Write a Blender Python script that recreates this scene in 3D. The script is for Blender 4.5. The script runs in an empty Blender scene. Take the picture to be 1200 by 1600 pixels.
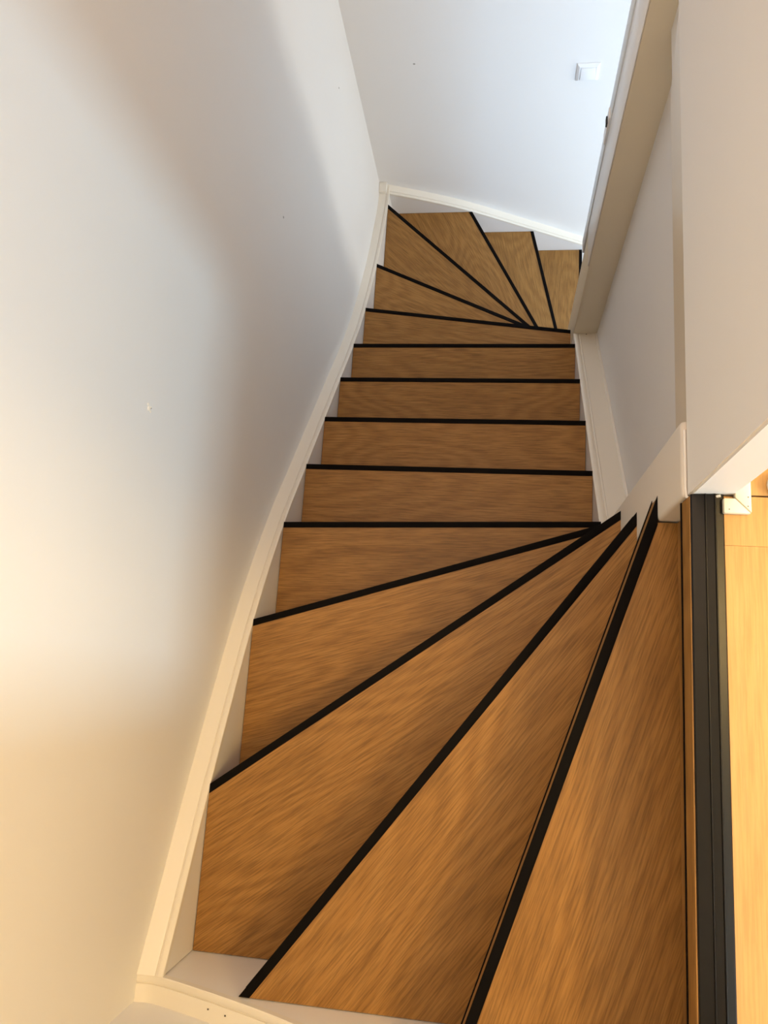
import bpy, bmesh, math, random
from mathutils import Vector, Matrix
random.seed(4)
S = bpy.context.scene
COL = S.collection
RISE = 0.17565

# ------------------------------------------------------------------ camera
cd = bpy.data.cameras.new('camera'); cam = bpy.data.objects.new('camera', cd); COL.objects.link(cam)
cd.sensor_width = 36.0; cd.lens = 36.0 * 1200.14 / 1600.0; cd.clip_start = 0.02
rot = Matrix(((0.988554, -0.033028, 0.14721), (0.063355, 0.97642, -0.206373), (-0.136922, 0.213337, 0.967336)))
cam.matrix_world = Matrix.Translation((-0.24978, -0.542516, 1.023258)) @ rot.to_4x4()
S.camera = cam

# ------------------------------------------------------------------ world, lights, exposure
w = bpy.data.worlds.new('world'); S.world = w; w.use_nodes = True
w.node_tree.nodes['Background'].inputs[0].default_value = (0.72, 0.84, 1.0, 1)
w.node_tree.nodes['Background'].inputs[1].default_value = 0.3

def area(name, loc, target, sx, sy, power, col):
    l = bpy.data.lights.new(name, 'AREA'); l.shape = 'RECTANGLE'; l.size = sx; l.size_y = sy
    l.energy = power; l.color = col
    o = bpy.data.objects.new(name, l); COL.objects.link(o); o.location = loc
    d = Vector(target) - Vector(loc); o.rotation_euler = d.to_track_quat('-Z', 'Y').to_euler()
    return o
# daylight entering by the upper hall window, by the glazed front door below, and the warm hall ceiling lamp
area('hall_window_daylight', (2.52, -1.93, 1.40), (-0.85, 0.2, 0.2), 0.40, 0.85, 70, (0.52, 0.81, 1.0))
area('front_door_daylight', (3.35, 0.30, -1.55), (-0.85, 1.3, -1.5), 0.5, 1.6, 44, (1.0, 0.95, 0.85))
area('back_wall_fill_light', (1.15, -0.42, -1.25), (0.0, 1.69, -1.9), 0.7, 1.0, 34, (0.45, 0.70, 1.0))  # added fill to brighten the back wall, no window known here
area('stairwell_fill_light', (-0.42, 0.45, 2.44), (-0.42, 0.45, 0), 0.6, 1.2, 17, (1.0, 0.67, 0.46))  # added overhead fill for the dim stairwell, no skylight known
lp = bpy.data.lights.new('hall_ceiling_lamp_light', 'POINT'); lp.energy = 97; lp.color = (1.0, 0.66, 0.235); lp.shadow_soft_size = 0.22
lo = bpy.data.objects.new('hall_ceiling_lamp_light', lp); COL.objects.link(lo); lo.location = LAMP = (1.2, -0.27, 2.0)

vs = S.view_settings
vs.view_transform = 'Standard'; vs.look = 'None'; vs.gamma = 1.0; vs.use_curve_mapping = False; vs.exposure = 0.0

# ------------------------------------------------------------------ materials
def nodes(name):
    m = bpy.data.materials.new(name); m.use_nodes = True
    nt = m.node_tree
    return m, nt, nt.nodes['Principled BSDF']
def N(nt, t, **kw):
    n = nt.nodes.new(t)
    for k, v in kw.items(): setattr(n, k, v)
    return n

def paint(name, col, rough=0.5, bump=0.02, scale=180, mottling=0.02, spec=0.5):
    m, nt, b = nodes(name)
    tc = N(nt, 'ShaderNodeTexCoord')
    n1 = N(nt, 'ShaderNodeTexNoise'); n1.inputs['Scale'].default_value = 2.2; n1.inputs['Detail'].default_value = 3
    nt.links.new(tc.outputs['Object'], n1.inputs['Vector'])
    mr = N(nt, 'ShaderNodeMapRange'); mr.inputs['To Min'].default_value = 1 - mottling; mr.inputs['To Max'].default_value = 1 + mottling
    nt.links.new(n1.outputs['Fac'], mr.inputs['Value'])
    mx = N(nt, 'ShaderNodeVectorMath', operation='SCALE'); mx.inputs[0].default_value = col
    nt.links.new(mr.outputs['Result'], mx.inputs['Scale'])
    nt.links.new(mx.outputs['Vector'], b.inputs['Base Color'])
    b.inputs['Roughness'].default_value = rough
    n2 = N(nt, 'ShaderNodeTexNoise'); n2.inputs['Scale'].default_value = scale; n2.inputs['Detail'].default_value = 2
    nt.links.new(tc.outputs['Object'], n2.inputs['Vector'])
    b.inputs['Specular IOR Level'].default_value = spec
    bp = N(nt, 'ShaderNodeBump'); bp.inputs['Strength'].default_value = bump; bp.inputs['Distance'].default_value = 0.002
    nt.links.new(n2.outputs['Fac'], bp.inputs['Height']); nt.links.new(bp.outputs['Normal'], b.inputs['Normal'])
    return m

def wood(name, dark, mid, light, rough=0.42, stretch=14.0, ringamt=0.85, pore=0.34):
    m, nt, b = nodes(name)
    tc = N(nt, 'ShaderNodeTexCoord'); oi = N(nt, 'ShaderNodeObjectInfo')
    rnd = N(nt, 'ShaderNodeVectorMath', operation='SCALE'); rnd.inputs[0].default_value = (13.7, 5.3, 9.1)
    nt.links.new(oi.outputs['Random'], rnd.inputs['Scale'])
    ad = N(nt, 'ShaderNodeVectorMath', operation='ADD')
    nt.links.new(tc.outputs['Object'], ad.inputs[0]); nt.links.new(rnd.outputs['Vector'], ad.inputs[1])
    # slow wander of the grain direction
    wn = N(nt, 'ShaderNodeTexNoise'); wn.inputs['Scale'].default_value = 2.6; wn.inputs['Detail'].default_value = 1.5
    nt.links.new(ad.outputs['Vector'], wn.inputs['Vector'])
    ws = N(nt, 'ShaderNodeVectorMath', operation='MULTIPLY_ADD'); ws.inputs[1].default_value = (0.0, 0.010, 0.010)
    nt.links.new(wn.outputs['Color'], ws.inputs[0]); nt.links.new(ad.outputs['Vector'], ws.inputs[2])
    def stretched(sc, scale, detail, rough_, src):
        v = N(nt, 'ShaderNodeVectorMath', operation='MULTIPLY'); v.inputs[1].default_value = sc
        nt.links.new(src.outputs['Vector'], v.inputs[0])
        n = N(nt, 'ShaderNodeTexNoise'); n.inputs['Scale'].default_value = scale
        n.inputs['Detail'].default_value = detail; n.inputs['Roughness'].default_value = rough_
        nt.links.new(v.outputs['Vector'], n.inputs['Vector'])
        return n
    broad = stretched((0.8, stretch * 0.3, stretch * 0.3), 1.6, 2, 0.5, ws)
    streak = stretched((0.9, stretch * 2.4, stretch * 2.4), 4.0, 5, 0.62, ws)
    fine = stretched((1.1, 26, 26), 15.0, 3, 0.6, ws)
    # cathedral rings: contour lines of a stretched field
    rf = stretched((1.0, 3.6, 3.6), 1.5, 1.0, 0.4, ad)
    rm = N(nt, 'ShaderNodeMath', operation='MULTIPLY'); rm.inputs[1].default_value = 95.0
    nt.links.new(rf.outputs['Fac'], rm.inputs[0])
    rs = N(nt, 'ShaderNodeMath', operation='SINE'); nt.links.new(rm.outputs[0], rs.inputs[0])
    r2 = N(nt, 'ShaderNodeMath', operation='MULTIPLY'); r2.inputs[1].default_value = 0.085 * ringamt
    nt.links.new(rs.outputs[0], r2.inputs[0])
    s1 = N(nt, 'ShaderNodeMath', operation='MULTIPLY_ADD'); s1.inputs[1].default_value = 0.34
    nt.links.new(streak.outputs['Fac'], s1.inputs[0]); nt.links.new(r2.outputs[0], s1.inputs[2])
    s2 = N(nt, 'ShaderNodeMath', operation='MULTIPLY_ADD'); s2.inputs[1].default_value = 0.12
    nt.links.new(broad.outputs['Fac'], s2.inputs[0]); nt.links.new(s1.outputs[0], s2.inputs[2])
    cr = N(nt, 'ShaderNodeValToRGB'); e = cr.color_ramp.elements
    e[0].position = 0.10; e[0].color = (*dark, 1); e[1].position = 0.37; e[1].color = (*light, 1)
    k = e.new(0.23); k.color = (*mid, 1)
    nt.links.new(s2.outputs[0], cr.inputs['Fac'])
    fr = N(nt, 'ShaderNodeMapRange'); fr.inputs['From Min'].default_value = 0.36; fr.inputs['From Max'].default_value = 0.6
    fr.inputs['To Min'].default_value = 1 - pore; fr.inputs['To Max'].default_value = 1.05
    nt.links.new(fine.outputs['Fac'], fr.inputs['Value'])
    tn = N(nt, 'ShaderNodeMapRange'); tn.inputs['To Min'].default_value = 0.94; tn.inputs['To Max'].default_value = 1.06
    nt.links.new(oi.outputs['Random'], tn.inputs['Value'])
    tm = N(nt, 'ShaderNodeMath', operation='MULTIPLY'); nt.links.new(fr.outputs[0], tm.inputs[0]); nt.links.new(tn.outputs[0], tm.inputs[1])
    fx = N(nt, 'ShaderNodeVectorMath', operation='SCALE')
    nt.links.new(cr.outputs['Color'], fx.inputs[0]); nt.links.new(tm.outputs[0], fx.inputs['Scale'])
    nt.links.new(fx.outputs['Vector'], b.inputs['Base Color'])
    b.inputs['Roughness'].default_value = rough; b.inputs['Specular IOR Level'].default_value = 0.28
    bp = N(nt, 'ShaderNodeBump'); bp.inputs['Strength'].default_value = 0.12; bp.inputs['Distance'].default_value = 0.001
    nt.links.new(fine.outputs['Fac'], bp.inputs['Height']); nt.links.new(bp.outputs['Normal'], b.inputs['Normal'])
    return m

M_WALL = paint('wall_paint', (0.84, 0.83, 0.815), 0.55, 0.03, 240)
M_CEIL = paint('ceiling_paint', (0.86, 0.85, 0.83), 0.8, 0.02)
M_CREAM = paint('cream_gloss_paint', (0.80, 0.74, 0.60), 0.28, 0.04, 60)
M_WHITE = paint('white_gloss_paint', (0.85, 0.84, 0.81), 0.3, 0.03, 60)
M_MOULD = paint('moulding_paint', (0.81, 0.775, 0.69), 0.28, 0.04, 60)
M_FASCIA_SHADED = paint('fascia_shaded_paint', (0.74, 0.66, 0.53), 0.3, 0.03, 60)  # tan darkened to stand in for shade below the upper wall
M_NEWEL = paint('newel_paint', (0.69, 0.65, 0.59), 0.4, 0.03, 60)
M_DENT = paint('wall_dent', (0.40, 0.385, 0.36), 0.8, 0.0)
M_STRING = paint('stringer_white_paint', (0.82, 0.805, 0.78), 0.35, 0.03, 60)
M_OAK = wood('oak_tread', (0.272, 0.134, 0.034), (0.328, 0.165, 0.044), (0.374, 0.195, 0.056))
M_MAPLE = wood('maple_floor', (0.46, 0.24, 0.078), (0.53, 0.285, 0.102), (0.57, 0.32, 0.125), 0.35, 8, 0.22, 0.10)
M_BLACK = paint('black_vinyl', (0.005, 0.0042, 0.004), 0.6, 0.05, 300, spec=0.05)
M_PROFILE = paint('black_rubber_profile', (0.005, 0.0045, 0.004), 0.3, 0.02, 200, spec=0.22)
M_PLASTIC = paint('white_plastic', (0.86, 0.87, 0.88), 0.3, 0.0)
M_BLUE_LIT = paint('blue_lit_white_paint', (0.74, 0.83, 0.93), 0.3, 0.0)  # bluish light on the door edge put into the base colour
M_HOLE = paint('dark_hole', (0.10, 0.09, 0.08), 0.8, 0.0)
M_METAL = paint('dark_metal', (0.03, 0.03, 0.03), 0.35, 0.0)
M_METAL.node_tree.nodes['Principled BSDF'].inputs['Metallic'].default_value = 0.8
M_PLASTER = paint('chipped_plaster', (0.90, 0.84, 0.74), 0.9, 0.3, 300)
def glass_mat():
    m, nt, b = nodes('window_glass')
    tr = N(nt, 'ShaderNodeBsdfTransparent'); gl = N(nt, 'ShaderNodeBsdfGlossy'); gl.inputs['Roughness'].default_value = 0.02
    tc = N(nt, 'ShaderNodeTexCoord'); n = N(nt, 'ShaderNodeTexNoise'); nt.links.new(tc.outputs['Object'], n.inputs['Vector'])
    mr = N(nt, 'ShaderNodeMapRange'); mr.inputs['To Min'].default_value = 0.05; mr.inputs['To Max'].default_value = 0.07; nt.links.new(n.outputs['Fac'], mr.inputs['Value'])
    mx = N(nt, 'ShaderNodeMixShader'); nt.links.new(mr.outputs[0], mx.inputs[0]); nt.links.new(tr.outputs[0], mx.inputs[1]); nt.links.new(gl.outputs[0], mx.inputs[2])
    nt.links.new(mx.outputs[0], nt.nodes['Material Output'].inputs['Surface'])
    return m
M_GLASS = glass_mat()
def lamp_mat():
    m, nt, b = nodes('lamp_diffuser')
    b.inputs['Base Color'].default_value = (0.9, 0.85, 0.75, 1)
    b.inputs['Emission Color'].default_value = (1.0, 0.78, 0.5, 1); b.inputs['Emission Strength'].default_value = 3.0
    return m
M_LAMP = lamp_mat()

# ------------------------------------------------------------------ mesh helpers
def link(name, bm, mat, parent=None, loc=None, rz=0.0, smooth=False):
    bmesh.ops.recalc_face_normals(bm, faces=bm.faces[:])
    me = bpy.data.meshes.new(name); bm.to_mesh(me); bm.free(); me.materials.append(mat)
    if smooth:
        for p in me.polygons: p.use_smooth = True
        me.set_sharp_from_angle(angle=math.radians(35))
    o = bpy.data.objects.new(name, me); COL.objects.link(o)
    if loc is not None: o.location = loc
    o.rotation_euler = (0, 0, rz)
    if parent: o.parent = parent
    return o
def box(bm, a, b):
    x0, y0, z0 = a; x1, y1, z1 = b
    v = [bm.verts.new(p) for p in ((x0,y0,z0),(x1,y0,z0),(x1,y1,z0),(x0,y1,z0),(x0,y0,z1),(x1,y0,z1),(x1,y1,z1),(x0,y1,z1))]
    for f in ((0,3,2,1),(4,5,6,7),(0,1,5,4),(1,2,6,5),(2,3,7,6),(3,0,4,7)): bm.faces.new([v[i] for i in f])
def bevel(bm, off, seg=2):
    bmesh.ops.bevel(bm, geom=bm.edges[:], offset=off, segments=seg, affect='EDGES', profile=0.5, clamp_overlap=True)
def boxobj(name, a, b, mat, parent=None, bev=0.0, seg=2):
    bm = bmesh.new(); box(bm, a, b)
    if bev: bevel(bm, bev, seg)
    return link(name, bm, mat, parent, smooth=bool(bev))
def struct(o): o['kind'] = 'structure'; return o
def prism(bm, poly, z0, z1):
    """horizontal polygon extruded from z0 to z1"""
    a = [bm.verts.new((x, y, z0)) for x, y in poly]; b = [bm.verts.new((x, y, z1)) for x, y in poly]
    bm.faces.new(a[::-1]); bm.faces.new(b); n = len(poly)
    for i in range(n): bm.faces.new((a[i], a[(i+1) % n], b[(i+1) % n], b[i]))
def sweep(bm, path, profile, closed=True):
    """path: list of (point, side vector); profile: list of (u along side, v along world z)"""
    rings = []
    for p, s in path:
        p = Vector(p); s = Vector(s)
        rings.append([bm.verts.new(p + s*u + Vector((0, 0, v))) for u, v in profile])
    n = len(profile)
    for r0, r1 in zip(rings, rings[1:]):
        for i in range(n):
            j = (i+1) % n
            bm.faces.new((r0[i], r0[j], r1[j], r1[i]))
    bm.faces.new(rings[0]); bm.faces.new(rings[-1][::-1])
def smooth_line(pts, per=6):
    """Catmull-Rom through 2D points"""
    out = []
    P = [Vector(p) for p in pts]; P = [2*P[0]-P[1]] + P + [2*P[-1]-P[-2]]
    for i in range(1, len(P)-2):
        for k in range(per):
            t = k/per; a, b, c, d = P[i-1], P[i], P[i+1], P[i+2]
            out.append(0.5*((2*b) + (c-a)*t + (2*a-5*b+4*c-d)*t*t + (3*b-a-3*c+d)*t**3))
    out.append(P[-2]); return out
def tube(bm, pts, rad, n=8):
    rings = []
    for i, p in enumerate(pts):
        p = Vector(p); d = Vector(pts[min(i+1, len(pts)-1)]) - Vector(pts[max(i-1, 0)]); d.normalize()
        u = d.orthogonal().normalized() if i == 0 else (u - d*u.dot(d)).normalized()
        v = d.cross(u); rings.append([bm.verts.new(p + rad*(u*math.cos(2*math.pi*k/n) + v*math.sin(2*math.pi*k/n))) for k in range(n)])
    for a, b in zip(rings, rings[1:]):
        for k in range(n): bm.faces.new((a[k], a[(k+1) % n], b[(k+1) % n], b[k]))
    bm.faces.new(rings[0][::-1]); bm.faces.new(rings[-1])

# ------------------------------------------------------------------ room shell
XL, YF, YB = -0.80, -1.081, 1.645           # inner faces of the stringers
WL, WF, WB = -0.847, -1.124, 1.690          # wall faces
ZLOW = -16*RISE                              # ground floor
ZC = 2.45                                    # upper ceiling
HX, HY0, HY1 = 2.6, -2.5, 0.95               # upper hall
LX = 3.45                                    # lower hall depth

wall_left = struct(boxobj('wall_left', (WL-0.1, WF-0.1, ZLOW-0.1), (WL, WB+0.1, ZC), M_WALL))
wall_back = struct(boxobj('wall_back', (WL, WB, ZLOW-0.1), (LX+0.1, WB+0.1, ZC), M_WALL))
wall_front = struct(boxobj('wall_front', (WL, WF-0.1, ZLOW-0.1), (0.05, WF, ZC), M_WALL))
# upper wall along the stairwell, with its end standing as a door jamb at the landing
JY = -0.286
bm = bmesh.new(); box(bm, (-0.001, JY, -0.020), (0.052, WB, ZC))
bmesh.ops.bevel(bm, geom=[e for e in bm.edges if all(abs(v.co.x+0.001) < 1e-6 for v in e.verts)], offset=0.003, segments=3, affect='EDGES')
wall_right = struct(link('wall_right', bm, M_WALL, smooth=True))
# fascia below the upper wall, lower recessed panel wall
bm = bmesh.new()   # its face leans back towards the bottom, shaped to come out darker
sweep(bm, [((0, y, 0), (1, 0, 0)) for y in (-0.19, 0.15, 0.485)], [(0.0, -0.0195), (0.10, -0.0195), (0.10, -0.19), (0.024, -0.19)])
link('fascia', bm, M_FASCIA_SHADED, wall_right)
wall_lower = struct(boxobj('wall_inner', (0.083, -0.19, ZLOW), (0.125, 0.72, -0.021), M_WALL))
# bead of sealant along the bottom of the jamb
bm = bmesh.new(); tube(bm, [(-0.003, -0.192, -0.020), (-0.003, JY+0.012, -0.020), (-0.002, JY, -0.019), (0.004, JY-0.004, -0.014), (0.02, JY-0.004, -0.004), (0.034, JY-0.003, 0.005)], 0.0019, 8)
link('sealant_bead', bm, M_WHITE, wall_right, smooth=True)
# casing on the hall side
bm = bmesh.new()
prof = [(0.052, JY+0.022), (0.0575, JY+0.022), (0.060, JY+0.030), (0.060, JY+0.046), (0.064, JY+0.050), (0.064, JY+0.085), (0.052, JY+0.085)]
prism(bm, prof, 0.012, 2.15); link('door_casing', bm, M_WHITE, wall_right)

# upper hall
struct(boxobj('wall_hall_south', (0.05, HY0-0.1, -0.3), (HX+0.1, HY0, ZC), M_WALL))
struct(boxobj('wall_hall_west', (-0.0, HY0-0.1, -0.3), (0.05, WF-0.1, ZC), M_WALL))
struct(boxobj('wall_hall_north', (0.052, HY1, -0.012), (HX+0.1, HY1+0.1, ZC), M_WALL))
bm = bmesh.new()   # east wall around its window
wy0, wy1, wz0, wz1 = -2.22, -1.60, 0.95, 1.95
for a, b in (((HX, HY0, -0.3), (HX+0.1, wy0, ZC)), ((HX, wy1, -0.3), (HX+0.1, HY1, ZC)), ((HX, wy0, -0.3), (HX+0.1, wy1, wz0)), ((HX, wy0, wz1), (HX+0.1, wy1, ZC))): box(bm, a, b)
struct(link('wall_hall_east', bm, M_WALL))
def window(name, x, y0, y1, z0, z1):
    bm = bmesh.new(); t = 0.045
    for a, b in (((x, y0, z0), (x+0.07, y0+t, z1)), ((x, y1-t, z0), (x+0.07, y1, z1)), ((x, y0+t, z0), (x+0.07, y1-t, z0+t)), ((x, y0+t, z1-t), (x+0.07, y1-t, z1))): box(bm, a, b)
    o = struct(link(name, bm, M_WHITE))
    boxobj('pane', (x+0.03, y0+t, z0+t), (x+0.036, y1-t, z1-t), M_GLASS, o)
    return o
window('window_1', HX+0.02, wy0, wy1, wz0, wz1)
bm = bmesh.new()   # ceiling around the added, unseen roof window over the stairs
rx0, rx1, ry0, ry1 = -0.76, -0.08, -0.20, 1.10
for a, b in (((WL-0.1, HY0-0.1, ZC), (HX+0.1, ry0, ZC+0.1)), ((WL-0.1, ry1, ZC), (HX+0.1, WB+0.1, ZC+0.1)), ((WL-0.1, ry0, ZC), (rx0, ry1, ZC+0.1)), ((rx1, ry0, ZC), (HX+0.1, ry1, ZC+0.1))): box(bm, a, b)
struct(link('ceiling', bm, M_CEIL))
bm = bmesh.new(); t = 0.04
for a, b in (((rx0, ry0, ZC+0.02), (rx0+t, ry1, ZC+0.11)), ((rx1-t, ry0, ZC+0.02), (rx1, ry1, ZC+0.11)), ((rx0+t, ry0, ZC+0.02), (rx1-t, ry0+t, ZC+0.11)), ((rx0+t, ry1-t, ZC+0.02), (rx1-t, ry1, ZC+0.11))): box(bm, a, b)
rw = struct(link('added_roof_window', bm, M_WHITE))  # made-up frame around the stairwell fill light
boxobj('pane', (rx0+t, ry0+t, ZC+0.06), (rx1-t, ry1-t, ZC+0.066), M_GLASS, rw)
# unseen jamb added to cut the hall window light on the left wall
struct(boxobj('light_blocking_jamb', (0.0, WF, 0.006), (0.052, -0.958, ZC), M_WALL))
# upper floor: slab and strip planks
floor = struct(boxobj('floor', (0.052, HY0, -0.30), (LX+0.1, WB, -0.013), M_CEIL))
PW, PL = 0.066, 0.85
x = 0.0365; row = 0
while x < HX - 0.01:
    y = HY0 - PL + [0.447, 0.23, 0.61, 0.08, 0.35][row % 5]
    while y < HY1:
        segs = [(max(y, HY0), min(y+PL, HY1), x)]
        if x < 0.052:      # the row along the landing edge stops at the jamb and goes on narrower beside the wall
            segs = [(max(y, WF-0.1), min(y+PL, JY-0.002), x), (max(y, JY), min(y+PL, HY1), 0.0525)]
        for a, b, xs in segs:
            if b - a < 0.02: continue
            Wf = min(x + PW, HX) - xs
            bm = bmesh.new(); L = (b-a)/2 - 0.0001; Wd = Wf/2 - 0.0001
            box(bm, (-L, -Wd, -0.012), (L, Wd, 0.0)); bmesh.ops.bevel(bm, geom=[e for e in bm.edges if all(v.co.z > -0.001 for v in e.verts)], offset=0.00025, segments=1, affect='EDGES')
            link('plank', bm, M_MAPLE, floor, (xs + Wf/2, (a+b)/2, 0.0), math.pi/2)
        y += PL
    x += PW; row += 1
# lower hall
struct(boxobj('floor_lower', (WL, WF, ZLOW-0.1), (LX+0.1, WB, ZLOW), M_CEIL))
bm = bmesh.new(); dy0, dy1, dz1 = 0.02, 0.72, -0.55
for a, b in (((LX, -0.6, ZLOW), (LX+0.1, dy0, -0.3)), ((LX, dy1, ZLOW), (LX+0.1, WB, -0.3)), ((LX, dy0, dz1), (LX+0.1, dy1, -0.3))): box(bm, a, b)
struct(link('wall_lower_east', bm, M_WALL))
bm = bmesh.new(); sx0, sx1, sz0, sz1 = 0.70, 1.60, -1.85, -0.65
for a, b in (((0.125, -0.6, ZLOW), (sx0, -0.5, -0.3)), ((sx1, -0.6, ZLOW), (LX+0.1, -0.5, -0.3)), ((sx0, -0.6, ZLOW), (sx1, -0.5, sz0)), ((sx0, -0.6, sz1), (sx1, -0.5, -0.3))): box(bm, a, b)
struct(link('wall_lower_south', bm, M_WALL))
bm = bmesh.new(); t = 0.045
for a, b in (((sx0, -0.58, sz0), (sx0+t, -0.51, sz1)), ((sx1-t, -0.58, sz0), (sx1, -0.51, sz1)), ((sx0+t, -0.58, sz0), (sx1-t, -0.51, sz0+t)), ((sx0+t, -0.58, sz1-t), (sx1-t, -0.51, sz1))): box(bm, a, b)
lw = struct(link('added_lower_window', bm, M_WHITE))  # made-up window, goes with the back wall fill
boxobj('pane', (sx0+t, -0.548, sz0+t), (sx1-t, -0.542, sz1-t), M_GLASS, lw)
dr = struct(window('door_1', LX+0.02, dy0, dy1, ZLOW, dz1))

# mitred skirting round the foot of the jamb
bb = bpy.data.objects.new('baseboard_hall', None); COL.objects.link(bb); bb.location = (0.05, JY, 0); struct(bb)
def part_local(o, parent):
    o.parent = parent; o.matrix_parent_inverse = Matrix.Translation(-parent.location); return o
def skirt(poly, name):
    bm = bmesh.new(); prism(bm, poly, 0.0002, 0.010); bevel(bm, 0.0022, 2)
    return part_local(link(name, bm, M_CREAM, smooth=True), bb)
skirt([(0.0365, -0.3125), (0.0705, -0.3125), (0.0508, -0.2925), (0.0365, -0.2925)], 'skirting_piece')
skirt([(0.0708, -0.3118), (0.0708, 0.60), (0.0508, 0.60), (0.0508, -0.2918)], 'skirting_piece')
for xx, yy in ((0.043, -0.3075), (0.0665, -0.291), (0.066, -0.303)):
    bm = bmesh.new(); bmesh.ops.create_cone(bm, cap_ends=True, segments=8, radius1=0.0008, radius2=0.0006, depth=0.0008, matrix=Matrix.Translation((xx, yy, 0.0104)))
    part_local(link('nail_head', bm, M_HOLE), bb)

# ------------------------------------------------------------------ staircase
stair = bpy.data.objects.new('staircase', None); COL.objects.link(stair); stair.location = (0, 0, 0)
stair['label'] = 'winding staircase with oak plank treads, black nosing strips and white stringers'
stair['category'] = 'staircase'

G = 0.2039; Y6 = 0.0263
NX = -0.008                                   # west face of the near newel
# leading edges: (outer end, inner end)
nos = {0: ((-0.006, YF), (-0.003, JY-0.003)), 1: ((-0.296, YF), (NX, -0.250)), 2: ((-0.649, YF), (NX, -0.236)), 3: ((XL, -0.787), (NX, -0.203)),
       4: ((XL, -0.4455), (NX, -0.190)), 5: ((XL, -0.180), (0.0, -0.151))}
for k in range(6, 10): nos[k] = ((XL, Y6+(k-6)*G), (0.0, Y6+(k-6)*G))
nos.update({10: ((XL, 0.872), (0.0, 0.775)), 11: ((XL, 1.166), (0.0, 0.808)), 12: ((XL, 1.566), (0.0, 0.832)),
            13: ((-0.4297, YB), (0.003, 0.850)), 14: ((-0.1319, YB), (0.058, 0.850)), 15: ((0.1215, YB), (0.125, 0.850))})
def line(k, off):
    """leading edge moved along the way down by off, and cut to the outer and inner faces"""
    a, b = Vector(nos[k][0]), Vector(nos[k][1]); d = (b-a).normalized()
    n = Vector((-d.y, d.x))                    # down the stair
    if k == 0: n = Vector((-1, 0))
    p = a + n*off
    def cut(pt, ax, val):
        t = (val - pt[ax]) / d[ax]; return pt + d*t
    oa = cut(p, 1, YF) if k <= 2 else (cut(p, 0, XL) if k <= 12 else cut(p, 1, YB))
    if k <= 2 and oa.x < XL: oa = cut(p, 0, XL)
    if k == 12 and oa.y > YB: oa = cut(p, 1, YB)
    if k in (3,) and oa.y < YF: oa = cut(p, 1, YF)
    ib = cut(p, 1, JY-0.003) if k == 0 else (cut(p, 0, NX if k <= 4 else 0.0) if k <= 12 else cut(p, 1, 0.850))
    return oa, ib, n
FR = {k: (0.0068 if k >= 3 else 0.0) for k in nos}
STRIP = 0.0138; OVER = 0.024; TH = 0.040
def local(pts, k):
    a, b, n = line(k, FR[k]); d = (b-a).normalized(); m = (a+b)/2
    return [((p-m).dot(d), (p-m).dot(Vector((-d.y, d.x)))) for p in pts], m, math.atan2(d.y, d.x)
def clean(pts):
    out = []
    for p in pts:
        if not out or (p-out[-1]).length > 1e-4: out.append(p)
    if (out[0]-out[-1]).length < 1e-4: out.pop()
    return out
treads = {}
for k in range(0, 16):
    z = -k*RISE
    fa, fb, n = line(k, FR[k])
    if k == 0:
        pts = [fa, fb, Vector((0.036, JY-0.003)), Vector((0.036, YF))]
        top = -0.002
    else:
        ra, rb, _ = line(k-1, FR[k-1] - OVER)
        pts = [fa, fb]
        if k == 1: pts += [Vector((NX, JY-0.003)), rb]
        elif k == 13: pts += [Vector((0.0, 0.850)), rb] if rb.y < 0.849 else [rb]
        else: pts += [rb]
        pts += [ra]
        if k == 3: pts += [Vector((XL, YF))]
        if k == 13: pts += [Vector((XL, YB))] if abs(ra.x - XL) < 1e-3 else []
        top = 0.0
    pts = clean(pts)
    lp_, m, rz = local(pts, k)
    bm = bmesh.new(); prism(bm, lp_, top-TH, top)
    t = link('tread', bm, M_OAK, stair, (m.x, m.y, z), rz); treads[k] = t
    # black lip under the board and black strip on top
    def strip(name, o0, o1, z0, z1, mat, bev=0.0):
        a0, b0, _ = line(k, FR[k]+o0); a1, b1, _ = line(k, FR[k]+o1)
        q, _, _ = local([a0, b0, b1, a1], k)
        bm = bmesh.new(); prism(bm, q, z0, z1)
        if bev: bevel(bm, bev, 2)
        o = link(name, bm, mat, t, smooth=bool(bev)); return o
    if k > 0:
        strip('nosing_strip', -STRIP, 0.0012, -0.0025, 0.0014, M_BLACK, 0.0006)
        strip('nosing_lip', -0.006, 0.0016, -0.0455, -TH+0.0005, M_BLACK)
    else:
        strip('nosing_lip', -0.006, 0.0016, -0.0455, -TH+0.0005-0.002, M_BLACK)
    # riser below this board
    a0, b0, n0 = line(k, FR[k]-OVER-0.014); a1, b1, _ = line(k, FR[k]-OVER)
    q, _, _ = local([a0, b0, b1, a1], k)
    bm = bmesh.new(); prism(bm, q, -RISE-0.03 if k < 15 else -RISE, top-TH); link('riser', bm, M_OAK, stair, (m.x, m.y, z), rz)

# ribbed black profile on the landing edge
bm = bmesh.new()
prof = [(-0.0045, -0.006), (-0.0050, -0.001), (-0.0035, 0.0012), (0.0115, 0.0030), (0.0122, 0.0048), (0.0132, 0.0048), (0.0140, 0.0028),
        (0.0232, 0.0038), (0.0240, 0.0056), (0.0250, 0.0056), (0.0258, 0.0036), (0.0345, 0.0022), (0.0362, 0.0006), (0.0362, -0.0015), (-0.0015, -0.0015), (-0.0020, -0.006)]
ry = JY-0.0005
ra = [bm.verts.new((u+0.001, YF, v)) for u, v in prof]; rb = [bm.verts.new((u+0.003, ry, v)) for u, v in prof]
for i in range(len(prof)):
    j = (i+1) % len(prof); bm.faces.new((ra[i], ra[j], rb[j], rb[i]))
bm.faces.new(ra[::-1]); bm.faces.new(rb)
o = link('landing_nosing', bm, M_PROFILE, stair); o['label'] = 'ribbed black profile along the landing edge'

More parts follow.
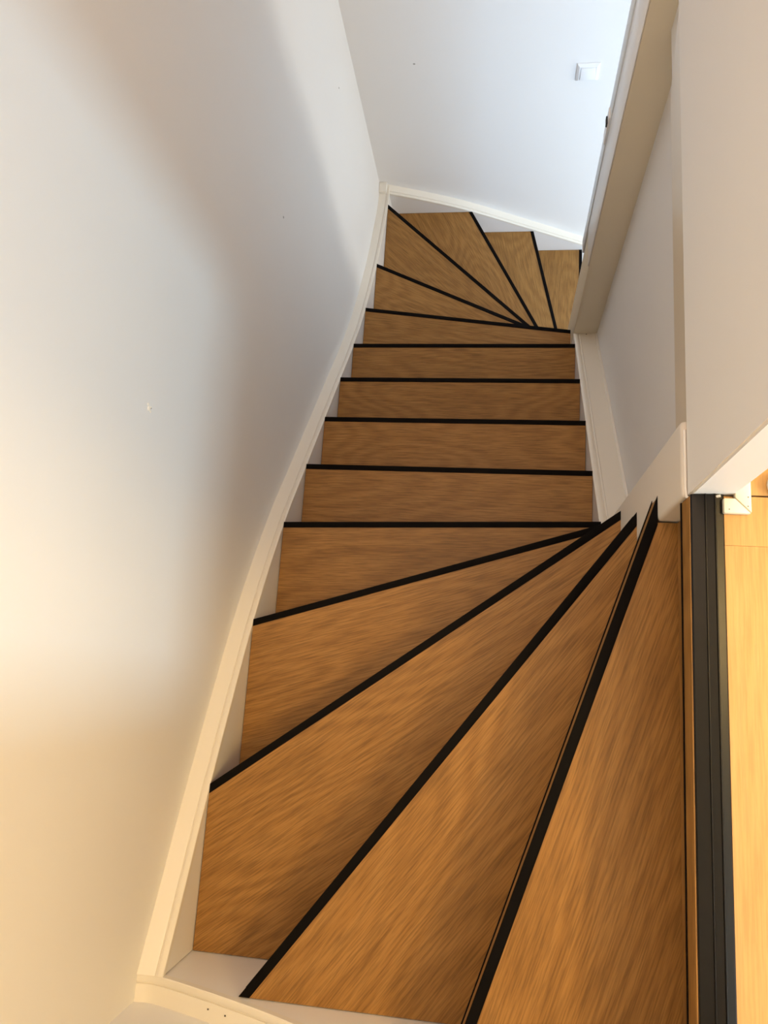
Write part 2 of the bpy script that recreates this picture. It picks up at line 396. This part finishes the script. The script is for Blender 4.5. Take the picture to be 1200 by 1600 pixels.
# wall stringers: board, rounded top moulding with groove
def stringer(pts2, fixed, axis, wallside, depth=0.46):
    """pts2: (t, z) of the top edge along axis; fixed: inner face coordinate; wallside: wall face coordinate"""
    sgn = 1 if wallside > fixed else -1; wdt = abs(wallside-fixed)
    def P(t, z): return (fixed, t, z) if axis == 'y' else (t, fixed, z)
    side = (sgn, 0, 0) if axis == 'y' else (0, sgn, 0)
    L = smooth_line(pts2, 6)
    bm = bmesh.new()
    sweep(bm, [(P(p[0], p[1]), side) for p in L], [(0.0015, -depth), (0.0015, 0.0), (wdt, 0.0), (wdt, -depth)])
    s = link('stringer', bm, M_STRING, stair)
    bm = bmesh.new()
    a = 0.0
    prof = [(0.0, -0.010), (0.0, 0.002), (0.0015, 0.0035), (0.009, 0.0040), (0.0115, 0.0030), (0.0120, 0.0005), (0.0145, 0.0005), (0.0150, 0.0030), (0.0175, 0.0040),
            (wdt-0.006, 0.0040), (wdt-0.001, 0.0060), (wdt, 0.0060), (wdt, -0.0005), (0.003, -0.0005), (0.003, -0.010)]
    sweep(bm, [(P(p[0], p[1]), side) for p in L], prof)
    link('moulding', bm, M_MOULD, s, smooth=True)
    return s
lt = [(YF, -0.392), (-0.96, -0.447), (-0.786, -0.5265), (-0.445, -0.703), (-0.18, -0.8795), (0.026, -1.0545)]
lt += [(Y6+(k-6)*G, -k*RISE) for k in (7, 8, 9)] + [(0.872, -1.757), (1.166, -1.9325), (1.40, -2.040), (1.568, -2.108), (1.688, -2.125)]
stringer(lt, XL, 'y', WL)
stringer([(-0.815, -2.122), (-0.62, -2.195), (-0.43, -2.279), (-0.136, -2.441), (0.133, -2.593), (0.28, -2.68)], YB, 'x', WB, 0.2)
stringer([(WL, -0.392), (XL, -0.390), (-0.649, -0.334), (-0.53, -0.279), (-0.296, -0.160), (-0.10, -0.045), (-0.004, 0.012)], YF, 'x', WF, 0.3)
# corner block where the two wall stringers meet at the far corner
o = boxobj('corner_block', (WL, YB-0.006, -2.20), (XL-0.012, WB, -2.098), M_MOULD, stair, 0.002)
# nail heads on the front stringer
for x, z in ((-0.70, -0.3530), (-0.665, -0.3375)):
    bm = bmesh.new(); bmesh.ops.create_cone(bm, cap_ends=True, segments=8, radius1=0.0016, radius2=0.0012, depth=0.001, matrix=Matrix.Translation((x, -1.105, z+0.0045)))
    link('nail_head', bm, M_HOLE, stair)

# inner stringer between the newel posts
def zi(y): return -6*RISE - (y-Y6)*RISE/G
bm = bmesh.new()
ys = [-0.185, 0.26, 0.718]
sweep(bm, [((0.0, y, zi(y)), (1, 0, 0)) for y in ys], [(0.0015, -0.4), (0.0015, 0.0), (0.0825, 0.0), (0.0825, -0.4)])
s = link('stringer', bm, M_STRING, stair)
bm = bmesh.new()
prof = [(0.0, -0.010), (0.0, 0.002), (0.0015, 0.0035), (0.012, 0.0042), (0.0150, 0.0030), (0.0155, 0.0003), (0.0185, 0.0003), (0.0190, 0.0030), (0.0225, 0.0036), (0.0245, 0.0006),
        (0.075, 0.0006), (0.077, 0.005), (0.0825, 0.007), (0.0825, -0.0005), (0.003, -0.0005), (0.003, -0.010)]
sweep(bm, [((0.0, y, zi(y)), (1, 0, 0)) for y in ys], prof)
link('moulding', bm, M_MOULD, s, smooth=True)

# newel posts
o = boxobj('newel_post', (NX, JY, -1.35), (0.10, -0.178, -0.021), M_NEWEL, stair, 0.006, 3)
far = boxobj('newel_post', (-0.001, 0.717, ZLOW), (0.10, 0.846, -0.021), M_CREAM, stair, 0.003, 2)
bm = bmesh.new(); bmesh.ops.create_uvsphere(bm, u_segments=8, v_segments=5, radius=0.0018, matrix=Matrix.Translation((0.045, 0.712, zi(0.712)+0.003)))
link('nail_head', bm, M_HOLE, stair)

# door frame of the lower hall fixed to the far post, with its latch keep
df = bpy.data.objects.new('door_2', None); COL.objects.link(df); df.location = (0.0, 0.86, -1.31); struct(df)
bm = bmesh.new(); box(bm, (-0.006, 0.8465, -1.32), (0.05, 0.891, -0.305)); bevel(bm, 0.002, 2)
part_local(link('door_stile', bm, M_BLUE_LIT, smooth=True), df)
bm = bmesh.new(); box(bm, (-0.0035, 0.7185, -1.18), (-0.0012, 0.8462, -0.08)); bevel(bm, 0.001, 2)
part_local(link('door_casing', bm, M_PLASTIC, smooth=True), df)
bm = bmesh.new(); box(bm, (-0.009, 0.850, -0.80), (-0.004, 0.882, -0.70)); bevel(bm, 0.001, 1)
k_ = part_local(link('latch_keep', bm, M_PLASTIC, smooth=True), df)
bm = bmesh.new(); box(bm, (-0.0125, 0.856, -0.742), (-0.008, 0.878, -0.726)); bevel(bm, 0.001, 1)
h_ = link('latch', bm, M_METAL, k_, smooth=True)

# ------------------------------------------------------------------ light switch on the back wall
sw = bpy.data.objects.new('light_switch', None); COL.objects.link(sw); sw.location = (0.024, WB, -1.487)
sw['label'] = 'square white plastic rocker light switch on the far wall'; sw['category'] = 'light switch'
bm = bmesh.new()
h = 0.041; h2 = 0.032; i = 0.0275
def ring(hh, y): return [bm.verts.new((sx*hh, y, sz*hh)) for sx, sz in ((-1,-1),(1,-1),(1,1),(-1,1))]
rs_ = [ring(h, 0.0), ring(h, -0.004), ring(h2, -0.011), ring(i, -0.011), ring(i, -0.005)]
for a, b in zip(rs_, rs_[1:]):
    for q in range(4): bm.faces.new((a[q], a[(q+1) % 4], b[(q+1) % 4], b[q]))
bm.faces.new(rs_[0][::-1]); bm.faces.new(rs_[-1])
link('frame', bm, M_PLASTIC, sw)
bm = bmesh.new()
v = [bm.verts.new(p) for p in ((-0.027,-0.004,-0.027),(0.027,-0.004,-0.027),(0.027,-0.004,0.027),(-0.027,-0.004,0.027),(-0.0268,-0.0165,-0.0268),(0.0268,-0.0165,-0.0268),(0.0268,-0.0118,0.0268),(-0.0268,-0.0118,0.0268))]
for f in ((0,3,2,1),(4,5,6,7),(0,1,5,4),(1,2,6,5),(2,3,7,6),(3,0,4,7)): bm.faces.new([v[j] for j in f])
bevel(bm, 0.0012, 2); link('rocker', bm, M_PLASTIC, sw, smooth=True)

# ------------------------------------------------------------------ small things
# white door stop on the hall floor beside the jamb
ds = bpy.data.objects.new('door_stop', None); COL.objects.link(ds); ds.location = (0.112, -0.272, 0.0)
ds['label'] = 'small round white door stop on the yellow wooden floor'; ds['category'] = 'door stop'
bm = bmesh.new(); bmesh.ops.create_cone(bm, cap_ends=True, segments=24, radius1=0.020, radius2=0.017, depth=0.028, matrix=Matrix.Translation((0, 0, 0.0142))); bevel(bm, 0.002, 2)
link('body', bm, M_PLASTIC, ds, smooth=True)
bm = bmesh.new(); bmesh.ops.create_cone(bm, cap_ends=True, segments=16, radius1=0.008, radius2=0.007, depth=0.004, matrix=Matrix.Translation((0, 0, 0.0300)))
link('cap', bm, M_WHITE, ds, smooth=True)
# hall ceiling lamp
hl = bpy.data.objects.new('ceiling_lamp', None); COL.objects.link(hl); hl.location = (LAMP[0], LAMP[1], ZC)
hl['label'] = 'round warm ceiling lamp in the upstairs hall'; hl['category'] = 'lamp'
bm = bmesh.new(); bmesh.ops.create_cone(bm, cap_ends=True, segments=24, radius1=0.07, radius2=0.09, depth=0.03, matrix=Matrix.Translation((0, 0, -0.015)))
link('base', bm, M_WHITE, hl, smooth=True)
bm = bmesh.new(); bmesh.ops.create_uvsphere(bm, u_segments=24, v_segments=12, radius=0.075, matrix=Matrix.Translation((0, 0, -0.06)) @ Matrix.Diagonal((1, 1, 0.6, 1)))
link('shade', bm, M_LAMP, hl, smooth=True)

# nail holes and a paint chip in the walls
def hole(parent, p, normal, r):
    bm = bmesh.new()
    q = Vector(normal).to_track_quat('Z', 'Y').to_matrix().to_4x4()
    bmesh.ops.create_cone(bm, cap_ends=True, segments=10, radius1=r, radius2=r*0.6, depth=0.0016, matrix=Matrix.Translation(p) @ q @ Matrix.Rotation(0.3, 4, 'Z'))
    return link('nail_hole', bm, M_DENT, parent)
hole(wall_left, (WL, 0.640, -0.768), (1, 0, 0), 0.0045)
hole(wall_left, (WL, 1.440, -1.226), (1, 0, 0), 0.0042)
hole(wall_back, (-0.616, WB, -1.410), (0, -1, 0), 0.0055)
for dy, dz, r in ((0, 0, 0.0052), (0.006, 0.004, 0.0036), (-0.003, -0.007, 0.0030), (0.004, -0.006, 0.0026)):
    bm = bmesh.new(); bmesh.ops.create_icosphere(bm, subdivisions=1, radius=r, matrix=Matrix.Translation((WL+0.0002, -0.124+dy, -0.155+dz)) @ Matrix.Diagonal((0.35, 1, 1.2, 1)))
    link('paint_chip', bm, M_PLASTER, wall_left)
hole(wall_left, (WL+0.001, -0.121, -0.162), (1, 0, 0), 0.0016)
